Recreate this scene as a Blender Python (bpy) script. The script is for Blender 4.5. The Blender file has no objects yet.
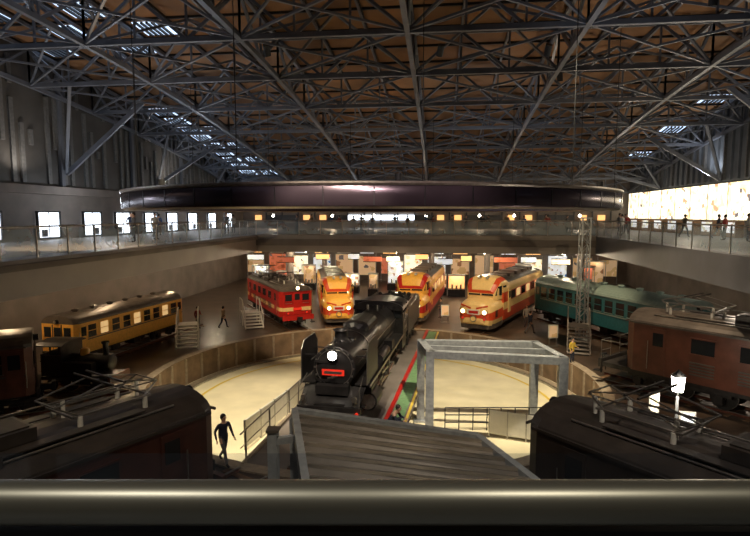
import bpy, math, random
from mathutils import Vector, Matrix
random.seed(4)
R=random.random
A=math.radians(6.9)
SA,CA=math.sin(A),math.cos(A)
def G(L,D,z=0.0):            # turntable plan grid -> hall coordinates
    return Vector((L*CA-D*SA, L*SA+D*CA, z))
scene=bpy.context.scene
scene.view_settings.view_transform='Standard'

# ---------------------------------------------------------------- materials
def mat(name,col,rough=.6,metal=0.0,emis=None,es=0.0,var=.25,scale=6.0,bump=0.0,alpha=None):
    m=bpy.data.materials.new(name); m.use_nodes=True
    nt=m.node_tree; b=nt.nodes['Principled BSDF']
    b.inputs['Roughness'].default_value=rough; b.inputs['Metallic'].default_value=metal
    tc=nt.nodes.new('ShaderNodeTexCoord'); n=nt.nodes.new('ShaderNodeTexNoise')
    n.inputs['Scale'].default_value=scale; n.inputs['Detail'].default_value=4
    nt.links.new(tc.outputs['Object'],n.inputs['Vector'])
    r=nt.nodes.new('ShaderNodeValToRGB')
    r.color_ramp.elements[0].position=.3; r.color_ramp.elements[1].position=.7
    r.color_ramp.elements[0].color=(col[0]*(1-var),col[1]*(1-var),col[2]*(1-var),1)
    r.color_ramp.elements[1].color=(min(1,col[0]*(1+var*.6)),min(1,col[1]*(1+var*.6)),min(1,col[2]*(1+var*.6)),1)
    nt.links.new(n.outputs['Fac'],r.inputs['Fac']); nt.links.new(r.outputs['Color'],b.inputs['Base Color'])
    if bump:
        bp=nt.nodes.new('ShaderNodeBump'); bp.inputs['Strength'].default_value=bump
        nt.links.new(n.outputs['Fac'],bp.inputs['Height']); nt.links.new(bp.outputs['Normal'],b.inputs['Normal'])
    if emis:
        b.inputs['Emission Color'].default_value=(*emis,1); b.inputs['Emission Strength'].default_value=es
    if alpha is not None: b.inputs['Alpha'].default_value=alpha
    return m
M={}
def mk(k,*a,**kw): M[k]=mat(k,*a,**kw)
mk('floor',(.085,.058,.042),rough=.34,scale=.6,var=.45)
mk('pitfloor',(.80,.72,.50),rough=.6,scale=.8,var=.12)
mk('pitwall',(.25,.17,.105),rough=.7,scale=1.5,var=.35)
mk('curb',(.36,.29,.21),rough=.6)
mk('green',(.16,.30,.14),rough=.6)
mk('concrete',(.20,.17,.15),rough=.75,scale=.7)
mk('fascia',(.33,.29,.26),rough=.5,scale=.5,var=.15)
mk('fascia_dark',(.12,.13,.155),rough=.5,scale=.5)
mk('wallup',(.075,.070,.066),rough=.6,scale=.8)
mk('wallbar',(.13,.13,.13),rough=.5)
mk('wallup_b',(.12,.135,.155),rough=.45,scale=.8)
mk('ceil',(.26,.135,.06),rough=.7,scale=.35,var=.4)
mk('truss',(.16,.175,.21),rough=.42,metal=.3,scale=1)
mk('sky',(.5,.6,.7),rough=.3,emis=(.55,.72,1.0),es=1.7)
mk('ring',(.11,.08,.10),rough=.25,metal=.6,scale=.6)
mk('ringtrim',(.34,.29,.25),rough=.35,metal=.5)
mk('steel',(.42,.40,.37),rough=.3,metal=.9)
mk('slat',(.33,.30,.26),rough=.38,metal=.6,scale=1.5)
mk('rail_pipe',(.27,.265,.23),rough=.36,metal=.8,scale=2,var=.15)
mk('darkmetal',(.03,.03,.032),rough=.45,metal=.4)
mk('frame',(.34,.36,.38),rough=.42,metal=.3)
mk('black',(.03,.028,.028),rough=.34,metal=.3,scale=3,var=.5,bump=.05)
mk('blacksat',(.035,.03,.027),rough=.5,metal=.2,scale=4,var=.5)
mk('wheel',(.05,.048,.045),rough=.4,metal=.6)
mk('tyre',(.40,.38,.35),rough=.3,metal=.9)
mk('red',(.50,.02,.015),rough=.35,var=.12)
mk('redplate',(.6,.03,.02),rough=.4,emis=(.8,.03,.01),es=.5)
mk('cream',(.88,.62,.26),rough=.35,var=.08)
mk('trainyel',(.88,.47,.08),rough=.38,var=.12)
mk('orange',(.62,.07,.02),rough=.35,var=.1)
mk('teal',(.03,.17,.21),rough=.35,var=.15)
mk('tealpale',(.28,.38,.36),rough=.4,var=.15)
mk('brown',(.16,.055,.032),rough=.36,var=.3,scale=2)
mk('maroon',(.070,.024,.017),rough=.33,var=.3,scale=2)
mk('roofgrey',(.12,.10,.085),rough=.42,metal=.2,var=.35,scale=2)
mk('roofdark',(.055,.046,.041),rough=.36,metal=.2,var=.35,scale=2)
mk('darkbrown',(.045,.034,.03),rough=.4,metal=.2,var=.35,scale=2)
mk('winglass',(.02,.022,.025),rough=.08,var=.1)
mk('winlit',(.5,.35,.2),rough=.3,emis=(1,.62,.25),es=.6)
mk('white',(.70,.68,.62),rough=.5,var=.06)
mk('yellow',(.75,.55,.08),rough=.5,var=.1)
mk('lamp',(1,1,1),emis=(1,.93,.8),es=18)
mk('lampwarm',(1,.8,.5),emis=(1,.72,.35),es=7)
mk('window',(.8,.85,.9),emis=(.80,.89,1),es=4.5)
mk('shop',(.8,.5,.25),emis=(1,.50,.16),es=1.3)
mk('wood',(.22,.12,.06),rough=.5)
mk('coal',(.012,.012,.012),rough=.8,bump=.8,scale=9)
mk('skin',(.55,.33,.23),rough=.55,var=.08)
mk('hair',(.02,.015,.012),rough=.5)
mk('eye',(.01,.01,.01),rough=.2)
mk('lip',(.35,.12,.1),rough=.5)
for k,c in dict(navy=(.02,.025,.05),grey=(.12,.12,.13),khaki=(.25,.19,.12),coatred=(.35,.05,.04),coatyel=(.6,.42,.06),blue=(.05,.1,.25),shoe=(.02,.02,.02),offwhite=(.5,.48,.44)).items():
    mk('c_'+k,c,rough=.8,scale=20,var=.2)
mk('glass',(.50,.66,.75),rough=.2,var=.15,scale=1.5,alpha=.38)
def glass(name,tint,fac,rough=.05):
    m=bpy.data.materials.new(name); m.use_nodes=True; nt=m.node_tree; nt.nodes.clear()
    o=nt.nodes.new('ShaderNodeOutputMaterial'); mx=nt.nodes.new('ShaderNodeMixShader')
    t=nt.nodes.new('ShaderNodeBsdfTransparent'); g=nt.nodes.new('ShaderNodeBsdfGlossy')
    t.inputs[0].default_value=(*tint,1); g.inputs['Roughness'].default_value=rough; g.inputs[0].default_value=(.8,.9,1,1)
    mx.inputs[0].default_value=fac
    nt.links.new(t.outputs[0],mx.inputs[1]); nt.links.new(g.outputs[0],mx.inputs[2]); nt.links.new(mx.outputs[0],o.inputs[0])
    M[name]=m
glass('glassdark',(.72,.75,.80),.06)
def poster(name,base,strength,sc,alt=(.12,.1,.1)):
    m=bpy.data.materials.new(name); m.use_nodes=True; nt=m.node_tree; b=nt.nodes['Principled BSDF']
    tc=nt.nodes.new('ShaderNodeTexCoord'); v=nt.nodes.new('ShaderNodeTexVoronoi'); v.distance='CHEBYCHEV'; v.inputs['Scale'].default_value=sc
    r=nt.nodes.new('ShaderNodeValToRGB'); r.color_ramp.interpolation='CONSTANT'
    r.color_ramp.elements[0].color=(*base,1); r.color_ramp.elements[1].position=.8; r.color_ramp.elements[1].color=(base[0]*.45,base[1]*.3,base[2]*.22,1)
    e=r.color_ramp.elements.new(.62); e.color=(base[0]*.8,base[1]*.75,base[2]*.55,1)
    e=r.color_ramp.elements.new(.9); e.color=(*alt,1)
    nt.links.new(tc.outputs['Object'],v.inputs['Vector']); nt.links.new(v.outputs['Color'],r.inputs['Fac'])
    nt.links.new(r.outputs['Color'],b.inputs['Base Color']); nt.links.new(r.outputs['Color'],b.inputs['Emission Color'])
    b.inputs['Emission Strength'].default_value=strength; M[name]=m
poster('mural',(1,.90,.68),1.9,2.6)
poster('poster',(1,.88,.66),1.0,3.2)
poster('poster_cool',(.85,.9,.95),.7,3.4,(.05,.15,.35))
poster('exhibit',(.75,.5,.28),.35,2.1)
poster('exhibit_red',(.6,.16,.08),.5,2.6)

# ---------------------------------------------------------------- mesh builder
class MB:
    def __init__(s): s.v=[];s.f=[];s.m=[];s.s=[];s.mats=[]
    def mi(s,k):
        if k not in s.mats: s.mats.append(k)
        return s.mats.index(k)
    def poly(s,pts,k,sm=False):
        b=len(s.v); s.v+= [tuple(p) for p in pts]; s.f.append(tuple(range(b,b+len(pts)))); s.m.append(s.mi(k)); s.s.append(sm)
    def box(s,x,y,z,sx,sy,sz,k,rz=0.0,rx=0.0):
        b=len(s.v); rot=Matrix.Rotation(rz,3,'Z')@Matrix.Rotation(rx,3,'X')
        for dx,dy,dz in ((-1,-1,-1),(1,-1,-1),(1,1,-1),(-1,1,-1),(-1,-1,1),(1,-1,1),(1,1,1),(-1,1,1)):
            p=rot@Vector((dx*sx/2,dy*sy/2,dz*sz/2)); s.v.append((x+p.x,y+p.y,z+p.z))
        for q in ((3,2,1,0),(4,5,6,7),(0,1,5,4),(1,2,6,5),(2,3,7,6),(3,0,4,7)):
            s.f.append(tuple(b+i for i in q)); s.m.append(s.mi(k)); s.s.append(False)
    def fr(s,p1,p2):
        d=(Vector(p2)-Vector(p1)).normalized()
        up=Vector((0,0,1)) if abs(d.z)<.95 else Vector((1,0,0))
        u=d.cross(up).normalized(); v=u.cross(d).normalized()
        return d,u,v
    def beam(s,p1,p2,w,h,k):
        d,u,v=s.fr(p1,p2); p1=Vector(p1);p2=Vector(p2); b=len(s.v)
        for p in (p1,p2):
            for a,c in ((-1,-1),(1,-1),(1,1),(-1,1)): s.v.append(tuple(p+u*a*w/2+v*c*h/2))
        for q in ((0,1,2,3),(7,6,5,4),(0,4,5,1),(1,5,6,2),(2,6,7,3),(3,7,4,0)):
            s.f.append(tuple(b+i for i in q)); s.m.append(s.mi(k)); s.s.append(False)
    def rev(s,prof,o,ax,k,n=20,sm=True):
        o=Vector(o); d,u,v=s.fr((0,0,0),ax)
        b=len(s.v)
        for a,r in prof:
            for i in range(n):
                t=2*math.pi*i/n; s.v.append(tuple(o+d*a+(u*math.cos(t)+v*math.sin(t))*r))
        for j in range(len(prof)-1):
            for i in range(n):
                i2=(i+1)%n; s.f.append((b+j*n+i,b+j*n+i2,b+(j+1)*n+i2,b+(j+1)*n+i)); s.m.append(s.mi(k)); s.s.append(sm)
    def cyl(s,p1,p2,r1,k,r2=None,n=14,caps=True,sm=True):
        r2=r1 if r2 is None else r2
        L=(Vector(p2)-Vector(p1)).length; d=(Vector(p2)-Vector(p1))
        s.rev([(0,r1),(L,r2)],p1,d,k,n,sm)
        if caps:
            s.rev([(0,1e-4),(0,r1)],p1,d,k,n,False); s.rev([(L,r2),(L,1e-4)],p1,d,k,n,False)
    def sph(s,c,r,k,n=12,m=8,sc=(1,1,1)):
        b=len(s.v)
        for j in range(m+1):
            ph=math.pi*j/m
            for i in range(n):
                t=2*math.pi*i/n; s.v.append((c[0]+r*sc[0]*math.sin(ph)*math.cos(t),c[1]+r*sc[1]*math.sin(ph)*math.sin(t),c[2]+r*sc[2]*math.cos(ph)))
        for j in range(m):
            for i in range(n):
                i2=(i+1)%n; s.f.append((b+j*n+i,b+(j+1)*n+i,b+(j+1)*n+i2,b+j*n+i2)); s.m.append(s.mi(k)); s.s.append(True)
    def loft(s,secs,ks,cap0=True,cap1=True,sm=False):
        n=len(secs[0][1])
        for a in range(len(secs)-1):
            y0,p0=secs[a]; y1,p1=secs[a+1]
            for i in range(n-1):
                for sg in (1,-1):
                    q=[(sg*p0[i][0],y0,p0[i][1]),(sg*p1[i][0],y1,p1[i][1]),(sg*p1[i+1][0],y1,p1[i+1][1]),(sg*p0[i+1][0],y0,p0[i+1][1])]
                    if sg<0: q.reverse()
                    s.poly(q,ks[i],sm)
            s.poly([(-p0[0][0],y0,p0[0][1]),(-p1[0][0],y1,p1[0][1]),(p1[0][0],y1,p1[0][1]),(p0[0][0],y0,p0[0][1])],ks[0])
        for on,(y,p),fl in ((cap0,secs[0],False),(cap1,secs[-1],True)):
            if not on: continue
            for i in range(n-1):
                q=[(-p[i][0],y,p[i][1]),(p[i][0],y,p[i][1]),(p[i+1][0],y,p[i+1][1]),(-p[i+1][0],y,p[i+1][1])]
                if fl: q.reverse()
                s.poly(q,ks[i])
    def addmesh(s,me,fn):
        b=len(s.v); s.v+=[tuple(v.co) for v in me.vertices]
        for p in me.polygons:
            s.f.append(tuple(b+i for i in p.vertices)); s.m.append(s.mi(fn(p.center))); s.s.append(True)
    def mesh(s,name):
        me=bpy.data.meshes.new(name); me.from_pydata(s.v,[],s.f)
        for k in s.mats: me.materials.append(M[k])
        me.polygons.foreach_set('material_index',s.m); me.polygons.foreach_set('use_smooth',s.s); me.update()
        return me
    def obj(s,name,loc=(0,0,0),rz=0.0,sc=1.0):
        return link(s.mesh(name),name,loc,rz,sc)
    def place(s,name,L,D,z,dL,dD,sc=1.0):
        return s.obj(name,G(L,D,z),math.atan2(-dL,dD)+A,sc)
def link(me,name,loc,rz=0,sc=1.0):
    o=bpy.data.objects.new(name,me); scene.collection.objects.link(o); o.location=loc; o.rotation_euler=(0,0,rz); o.scale=(sc,sc,sc); return o

# ---------------------------------------------------------------- hall shell
XL,XR,YS,YN=-24.0,21.0,-5.0,64.0
def zr(y): return 18.3-.0021*(y-12)**2
PC=G(-.1,26); PR=10.5
mb=MB()
angs=[2*math.pi*i/96 for i in range(96)]
for cx in (XL,XR):
    for cy in (YS,YN): angs.append(math.atan2(cy-PC.y,cx-PC.x)%(2*math.pi))
angs.sort()
def edge(t):
    dx,dy=math.cos(t),math.sin(t); c=[]
    if dx>1e-9:c.append((XR-PC.x)/dx)
    if dx<-1e-9:c.append((XL-PC.x)/dx)
    if dy>1e-9:c.append((YN-PC.y)/dy)
    if dy<-1e-9:c.append((YS-PC.y)/dy)
    k=min(c); return (PC.x+dx*k,PC.y+dy*k,0)
for i in range(len(angs)):
    a,b=angs[i],angs[(i+1)%len(angs)]
    mb.poly([(PC.x+PR*math.cos(a),PC.y+PR*math.sin(a),0),edge(a),edge(b),(PC.x+PR*math.cos(b),PC.y+PR*math.sin(b),0)],'floor')
mb.obj('floor')
mb=MB()
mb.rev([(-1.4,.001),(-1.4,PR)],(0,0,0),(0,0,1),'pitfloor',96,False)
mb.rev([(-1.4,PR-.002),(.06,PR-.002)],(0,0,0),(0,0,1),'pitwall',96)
mb.rev([(.06,PR),(.06,PR+.45),(0.0,PR+.45)],(0,0,0),(0,0,1),'curb',96,False)
mb.rev([(-1.4,PR-.75),(-1.28,PR-.75),(-1.28,PR-.65),(-1.4,PR-.65)],(0,0,0),(0,0,1),'tyre',96,False)
mb.rev([(-1.395,PR-.05),(-1.395,PR-.55)],(0,0,0),(0,0,1),'curb',96,False)
mb.rev([(-1.394,PR-1.6),(-1.394,PR-1.75)],(0,0,0),(0,0,1),'yellow',96,False)
for i in range(48):
    t=i*math.pi/24; mb.box((PR-.03)*math.cos(t),(PR-.03)*math.sin(t),-.68,.06,.14,1.4,'curb',rz=t)
mb.obj('turntable_pit',PC)
def wallx(name,x,sgn,up):
    mb=MB(); n=40
    mb.poly([(x,YS,0),(x,YN,0),(x,YN,9.4),(x,YS,9.4)],'concrete')
    for i in range(n):
        y0=YS+(YN-YS)*i/n; y1=YS+(YN-YS)*(i+1)/n
        mb.poly([(x,y0,9.4),(x,y1,9.4),(x,y1,zr(y1)),(x,y0,zr(y0))],up)
    if sgn>0: mb.box(x+sgn*.25,(YS+YN)/2,9.3,.5,YN-YS,.5,'concrete')
    mb.obj(name)
wallx('wall_left',XL,1,'wallup'); wallx('wall_right',XR,-1,'wallup_b')
mb=MB(); y=YS+1; k=0
while y<YN-1:      # relief bars on the left upper wall, keyboard-like
    top=zr(y)-.6; h0=9.7; f=.35+.55*abs(math.sin(k*.33))
    if k%5!=4:
        a=h0+(.0 if k%3 else (top-h0)*.3); mb.box(XL+.06,y,(a+h0+(top-h0)*f)/2,.12,.30,h0+(top-h0)*f-a,'wallbar')
    if k%4==2: mb.box(XL+.06,y,top-1.2,.12,.30,1.6,'wallbar')
    y+=.7; k+=1
for y in range(0,64,8): mb.beam((XL+.15,y,9.5),(XL+.15,y,zr(y)-1),.3,.2,'fascia_dark')
mb.obj('trim_1')
mb=MB(); y=YS+.5; k=0
while y<YN-.5:
    mb.beam((XR-.08,y,10.4),(XR-.08,y,zr(y)-.3),.14,.2,'wallbar' if k%3==0 else 'wallup_b'); y+=1.0; k+=1
mb.obj('trim_2')
mb=MB(); mb.poly([(XL,YN,0),(XR,YN,0),(XR,YN,zr(YN)),(XL,YN,zr(YN))],'concrete'); 
for i in range(15): mb.box(XL+1.5+i*3,YN-.1,11.2,.18,.2,2.6,'fascia_dark')
mb.obj('wall_back')
mb=MB(); mb.poly([(XL,YS,0),(XR,YS,0),(XR,YS,zr(YS)),(XL,YS,zr(YS))],'concrete'); mb.obj('wall_front')
# ceiling: timber-coloured panels with dark joints, strip skylights
mb=MB(); nx=18; ny=28
for i in range(nx):
    for j in range(ny):
        x0=XL+45*i/nx; x1=XL+45*(i+1)/nx; y0=YS+69*j/ny; y1=YS+69*(j+1)/ny
        sk=(i in (0,1,2,3) and (i+j)%2==0 and j<15) or (i==0 and j>18) or (i==1 and j>20 and j%2) or (i==17 and (i+j)%3==0 and j>6)
        g=.38
        mb.poly([(x0,y0,zr(y0)),(x0,y1,zr(y1)),(x1,y1,zr(y1)),(x1,y0,zr(y0))],'ceil')
        mb.beam((x0,y0,zr(y0)-.05),(x0,y1,zr(y1)-.05),.14,.12,'darkmetal'); mb.beam((x0,y0,zr(y0)-.05),(x1,y0,zr(y0)-.05),.12,.12,'darkmetal')
        if sk:
            mb.poly([(x0+g,y0+g,zr(y0+g)-.03),(x0+g,y1-g,zr(y1-g)-.03),(x1-g,y1-g,zr(y1-g)-.03),(x1-g,y0+g,zr(y0+g)-.03)],'sky')
            for q in range(1,6):
                xx=x0+g+(x1-x0-2*g)*q/6; mb.beam((xx,y0+g,zr(y0+g)-.08),(xx,y1-g,zr(y1-g)-.08),.12,.1,'darkmetal')
mb.obj('ceiling')
# space-frame roof trusses
mb=MB()
def T(x,y,low): return (x,y,zr(y)-(2.4 if low else .35))
xs=[XL+.3+ (45-.6)*i/18 for i in range(19)]
ys=[YS+.5+(69-1)*i/24 for i in range(25)]
for j in range(0,25,2):
    y=ys[j]
    for i in range(18):
        mb.beam(T(xs[i],y,1),T(xs[i+1],y,1),.22,.22,'truss'); mb.beam(T(xs[i],y,0),T(xs[i+1],y,0),.18,.18,'truss')
        mb.beam(T(xs[i],y,i%2),T(xs[i+1],y,(i+1)%2),.13,.13,'truss')
        mb.beam(T(xs[i],y,1),T(xs[i],y,0),.09,.09,'truss')
for i in range(0,19,3):
    for j in range(24):
        mb.beam(T(xs[i],ys[j],1),T(xs[i],ys[j+1],1),.22,.22,'truss'); mb.beam(T(xs[i],ys[j],0),T(xs[i],ys[j+1],0),.18,.18,'truss')
        mb.beam(T(xs[i],ys[j],j%2),T(xs[i],ys[j+1],(j+1)%2),.13,.13,'truss')
        mb.beam(T(xs[i],ys[j],1),T(xs[i],ys[j],0),.09,.09,'truss')
for i in range(0,18,3):
    for j in range(0,24,2):
        mb.beam(T(xs[i],ys[j],1),T(xs[i+3],ys[j+2],1),.10,.10,'truss'); mb.beam(T(xs[i+3],ys[j],1),T(xs[i],ys[j+2],1),.10,.10,'truss')
        c=T((xs[i]+xs[i+3])/2,ys[j+1],0)
        for q in ((i,j),(i+3,j),(i,j+2),(i+3,j+2)): mb.beam(T(xs[q[0]],ys[q[1]],1),c,.11,.11,'truss')
for i in range(1,18):
    if i%3:
        for j in range(0,24): mb.beam(T(xs[i],ys[j],0),T(xs[i],ys[j+1],0),.1,.14,'truss')
for y in ys[1::4]:
    for x,s in ((XL,1),(XR,-1)):
        mb.beam((x+s*.2,y,10.4),(x+s*5.0,y+1,zr(y+1)-2.4),.26,.26,'truss')
        mb.beam((x+s*.2,y,10.4),(x+s*2.6,y-2.6,zr(y-2.6)-2.4),.18,.18,'truss')
mb.obj('roof_truss')
# ---------------------------------------------------------------- balconies
ZF=6.3
def railing(mb,pts,z,step=1.6,h=1.1,gl='glass'):
    for a,b in zip(pts[:-1],pts[1:]):
        a=Vector((a[0],a[1],z));b=Vector((b[0],b[1],z)); L=(b-a).length; n=max(1,int(L/step))
        mb.cyl(a+Vector((0,0,h)),b+Vector((0,0,h)),.035,'steel',n=8)
        mb.poly([a+Vector((0,0,.08)),b+Vector((0,0,.08)),b+Vector((0,0,h-.08)),a+Vector((0,0,h-.08))],gl)
        for i in range(n+1):
            p=a.lerp(b,i/n); mb.beam(p,p+Vector((0,0,h)),.05,.05,'steel')
XBL,XBR,YB=-14.0,11.0,40.0
mb=MB(); mb.box((XL+XBL)/2,(YS+YN)/2,5.65,XBL-XL,YN-YS,1.3,'fascia'); mb.box(XBL+.06,(YS+YB)/2,6.05,.12,YB-YS,.22,'concrete')
mb.obj('balcony')
mb=MB(); mb.box((XR+XBR)/2,(YS+YN)/2,5.65,XR-XBR,YN-YS,1.3,'fascia_dark')
mb.obj('balcony')
mb=MB(); mb.box((XBL+XBR)/2,(YB+YN)/2,5.65,XBR-XBL,YN-YB,1.3,'fascia')
mb.box((XBL+XBR)/2,YB-.05,5.75,XBR-XBL,.1,.5,'concrete')
mb.obj('balcony')
mb=MB(); railing(mb,[(XBL-.08,YS+3),(XBL-.08,YB)],ZF); mb.obj('glass_railing')
mb=MB(); railing(mb,[(XBR+.08,YS+3),(XBR+.08,YB)],ZF); mb.obj('glass_railing')
mb=MB(); railing(mb,[(XBL,YB+.08),(XBR,YB+.08)],ZF); mb.obj('glass_railing')
for x,y in ((-12.5,57.5),(-12.8,45),(-.9,57.5),(4.9,57.5),(11.5,46)):
    mb=MB(); mb.cyl((0,0,0),(0,0,4.99),.3,'fascia',n=20); mb.cyl((0,0,0),(0,0,.25),.4,'concrete',n=20); mb.cyl((0,0,4.7),(0,0,4.99),.42,'concrete',n=20); mb.obj('column',(x,y,0))
mb=MB()
for sx in (-.25,.25):
    for sy in (-.25,.25): mb.beam((sx,sy,0),(sx,sy,7.6),.07,.07,'frame')
for k in range(15):
    z0=k*.5;z1=z0+.5;s=1 if k%2 else -1
    for q in (-.25,.25):
        mb.beam((-.25*s,q,z0),(.25*s,q,z1),.04,.04,'frame'); mb.beam((q,-.25*s,z0),(q,.25*s,z1),.04,.04,'frame')
mb.box(0,0,.05,.8,.8,.1,'frame'); mb.box(0,0,7.62,.6,.6,.08,'frame')
mb.obj('lattice_mast',G(12.9,33.2),A)
for i,y in enumerate((18,22,26,30.6,34.8,38.4,42.4,46,50,54.5,59)):
    mb=MB(); mb.box(0,0,0,.04,1.8,1.5,'window')
    for yy in (-.95,.95): mb.box(.03,yy,0,.14,.12,1.7,'darkmetal')
    for zz in (-.8,.8): mb.box(.03,0,zz,.14,2.0,.1,'darkmetal')
    mb.box(.04,0,0,.05,.04,1.5,'darkmetal')
    mb.box(.03,.4*(-1)**i,-.5,.06,.5,.45,'fascia_dark')
    mb.obj('window_%d'%(i+1),(XL+.1,y,7.2))
mb=MB(); mb.box(0,0,0,.06,36,2.7,'mural')
for k in range(13): mb.box(-.05,-18+3*k,0,.05,.05,2.75,'white')
mb.box(-.05,0,1.39,.14,36.1,.08,'darkmetal'); mb.box(-.05,0,-1.39,.14,36.1,.08,'darkmetal')
mb.obj('illuminated_mural',(XR-.16,45.5,8.8))
mb=MB()
for k in range(7): mb.box(0,-9+3*k,0,.5,1.8,1.1,'wood'); mb.box(-.27,-9+3*k,.1,.03,1.5,.7,'poster_cool')
mb.obj('display_counter',(XR-1.5,48,ZF+.56))
mb=MB()
for k in range(21):
    x=XL+2+k*2.0
    kk='window' if -11<x<-3 else ('shop' if k%4 in(0,3) else 'darkmetal')
    mb.box(x,0,-.15,.8 if kk=='shop' else 1.9,.06,.6,kk)
    mb.box(x+1.0,-.04,.1,.14,.14,2.2,'darkmetal')
mb.box((XL+XR)/2,-.1,1.25,43.6,.2,.25,'fascia'); mb.box((XL+XR)/2,-.1,-.95,43.6,.2,.3,'wood')
mb.obj('shop_front',(0,YN-.25,ZF+1.35))
mb=MB()
for k in range(16):
    x=-22+k*2.7; mb.box(x,0,1.9,2.0,.1,1.8+.8*((k*5)%3)/2,('exhibit','poster_cool','exhibit_red','exhibit','poster')[(k*7)%5]); mb.box(x-1.05,0,1.6,.08,.14,3.2,'frame'); mb.box(x+1.05,0,1.6,.08,.14,3.2,'frame')
    mb.box(x,-.1,3.5,1.6,.06,.3,('shop','white','poster_cool')[k%3])
mb.obj('exhibition_panel_row',(0,YN-1.5,0))
def showcase(x,y,k1,h=2.2,w=1.4):
    mb=MB(); mb.box(0,0,.35,w,.8,.7,'darkmetal'); mb.box(0,.3,.7+(h-.7)/2,w-.1,.04,h-.75,k1); mb.box(0,0,h,w,.8,.1,'white'); mb.box(0,.0,h-.06,w*.7,.1,.02,'lamp')
    for sx in (-1,1):
        for sy in (-1,1): mb.beam((sx*(w/2-.03),sy*.37,.7),(sx*(w/2-.03),sy*.37,h),.05,.05,'steel')
    for q in (-.35,0,.35): mb.cyl((q*w*.7,-.05,.7),(q*w*.7,-.05,.7+.35+.3*abs(q)),.09,'steel',n=10)
    mb.obj('display_case',(x,y,0))
random.seed(21)
for i,x in enumerate((-17.5,-15.6,-13.6,-10.4,-8.9,-6.4,-4.6,-1.9,-.2,1.6,7.6,9.0,10.4,13.5,15.5)):
    showcase(x,50.0+R()*6,('poster_cool','exhibit_red','exhibit','shop','poster','exhibit')[i%6],1.8+R()*1.6,.9+R()*.9)
for x,k in ((-16,'poster_cool'),(-12.6,'exhibit_red'),(-10.3,'shop'),(-7.6,'poster_cool'),(-5.6,'exhibit_red'),(-3.9,'poster'),(-1.6,'shop'),(.4,'poster_cool'),(2.2,'shop'),(5.2,'exhibit_red'),(7.2,'poster_cool'),(9.4,'poster')):
    mb=MB(); w_=.8+R()*.8; mb.box(0,0,0,w_,.12,.42,k); mb.box(0,0,.23,w_+.06,.16,.05,'darkmetal'); mb.box(0,0,-.23,w_+.06,.16,.05,'darkmetal')
    for s in (-1,1): mb.cyl((s*.3,0,.23),(s*.3,0,.84),.02,'steel',n=6)
    mb.obj('hanging_sign',(x,42.5+R()*5,4.15))
# ---------------------------------------------------------------- suspended ring
RC=G(-.15,28); RR=11.7
mb=MB()
n=120
mb.rev([(8.06,RR),(8.10,RR+.04),(8.66,RR+.04),(8.70,RR)],(0,0,0),(0,0,1),'ring',n)
mb.rev([(8.70,RR+.03),(8.76,RR+.08),(8.82,RR+.08),(8.82,RR-.6),(8.70,RR-.6)],(0,0,0),(0,0,1),'ringtrim',n,False)
mb.rev([(8.70,RR-.6),(8.06,RR-.6)],(0,0,0),(0,0,1),'ring',n)
mb.rev([(8.06,RR-.6),(8.0,RR-.5),(8.0,RR-.1),(8.06,RR)],(0,0,0),(0,0,1),'ringtrim',n,False)
for k in range(48):
    t=2*math.pi*k/48; mb.box((RR+.04)*math.cos(t),(RR+.04)*math.sin(t),8.38,.02,.03,.56,'darkmetal',rz=t)
for k in range(12):
    t=2*math.pi*(k+.5)/12; x,y=(RR-.3)*math.cos(t),(RR-.3)*math.sin(t)
    mb.cyl((x,y,8.8),(x,y,zr(RC.y+y)-2.3),.015,'darkmetal',n=6,caps=False)
mb.obj('suspended_ring',RC)

# ---------------------------------------------------------------- rolling stock
def wheelset(mb,y,r,gauge=.56,k='wheel'):
    for s in (-1,1):
        x=s*gauge
        mb.rev([(0,r*.25),(0,r),(.1,r),(.1,r*.25)],(x-.05,y,r),(1,0,0),k,20,False)
        mb.rev([(0,r+.03),(.03,r+.03),(.03,r)],(x-(.05 if s>0 else -.02),y,r),(1,0,0),'tyre',20,False)
    mb.cyl((-gauge,y,r),(gauge,y,r),.07,k,n=8)
def bogie(mb,y,wb=2.1,r=.43,n=2,w=1.0):
    for i in range(n):
        yy=y-wb/2+wb*i/(n-1); wheelset(mb,yy,r)
        for s in (-1,1): mb.box(s*w,yy,r,.22,.34,.34,'blacksat')
    for s in (-1,1):
        mb.box(s*w,y,r+.22,.12,wb+.9,.2,'blacksat')
        for i in range(6): mb.cyl((s*(w+.04),y,r-.15+.07*i),(s*(w+.04),y,r-.11+.07*i),.16,'darkmetal',n=8)
    mb.box(0,y,r+.3,1.7,.5,.3,'blacksat')
def panto(mb,y,z,up=.55,k='steel'):
    for s in (-1,1):
        for q in (-1,1): mb.cyl((s*.6,y+q*.8,z-.28),(s*.6,y+q*.8,z),.06,'white',n=8)
        mb.beam((s*.6,y-.95,z),(s*.6,y+.95,z),.05,.05,k)
        mb.beam((s*.55,y-.8,z),(s*.45,y-1.25,z+up*.5),.035,.035,k); mb.beam((s*.45,y-1.25,z+up*.5),(s*.4,y-.05,z+up),.03,.03,k)
        mb.beam((s*.55,y+.8,z),(s*.45,y+1.25,z+up*.5),.035,.035,k); mb.beam((s*.45,y+1.25,z+up*.5),(s*.4,y+.05,z+up),.03,.03,k)
    for q in (-1,1):
        mb.beam((-.6,y+q*.95,z),(.6,y+q*.95,z),.05,.05,k); mb.beam((-.45,y+q*1.25,z+up*.5),(.45,y+q*1.25,z+up*.5),.03,.03,k)
        mb.beam((-.85,y+q*.15,z+up+.03),(.85,y+q*.15,z+up+.03),.05,.04,'blacksat')
    mb.beam((-.45,y-1.25,z+up*.5),(.45,y+.95,z),.03,.03,k)
def handrail(mb,pts,r=.018,k='steel'):
    for a,b in zip(pts[:-1],pts[1:]): mb.cyl(a,b,r,k,n=6,caps=False)
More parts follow.
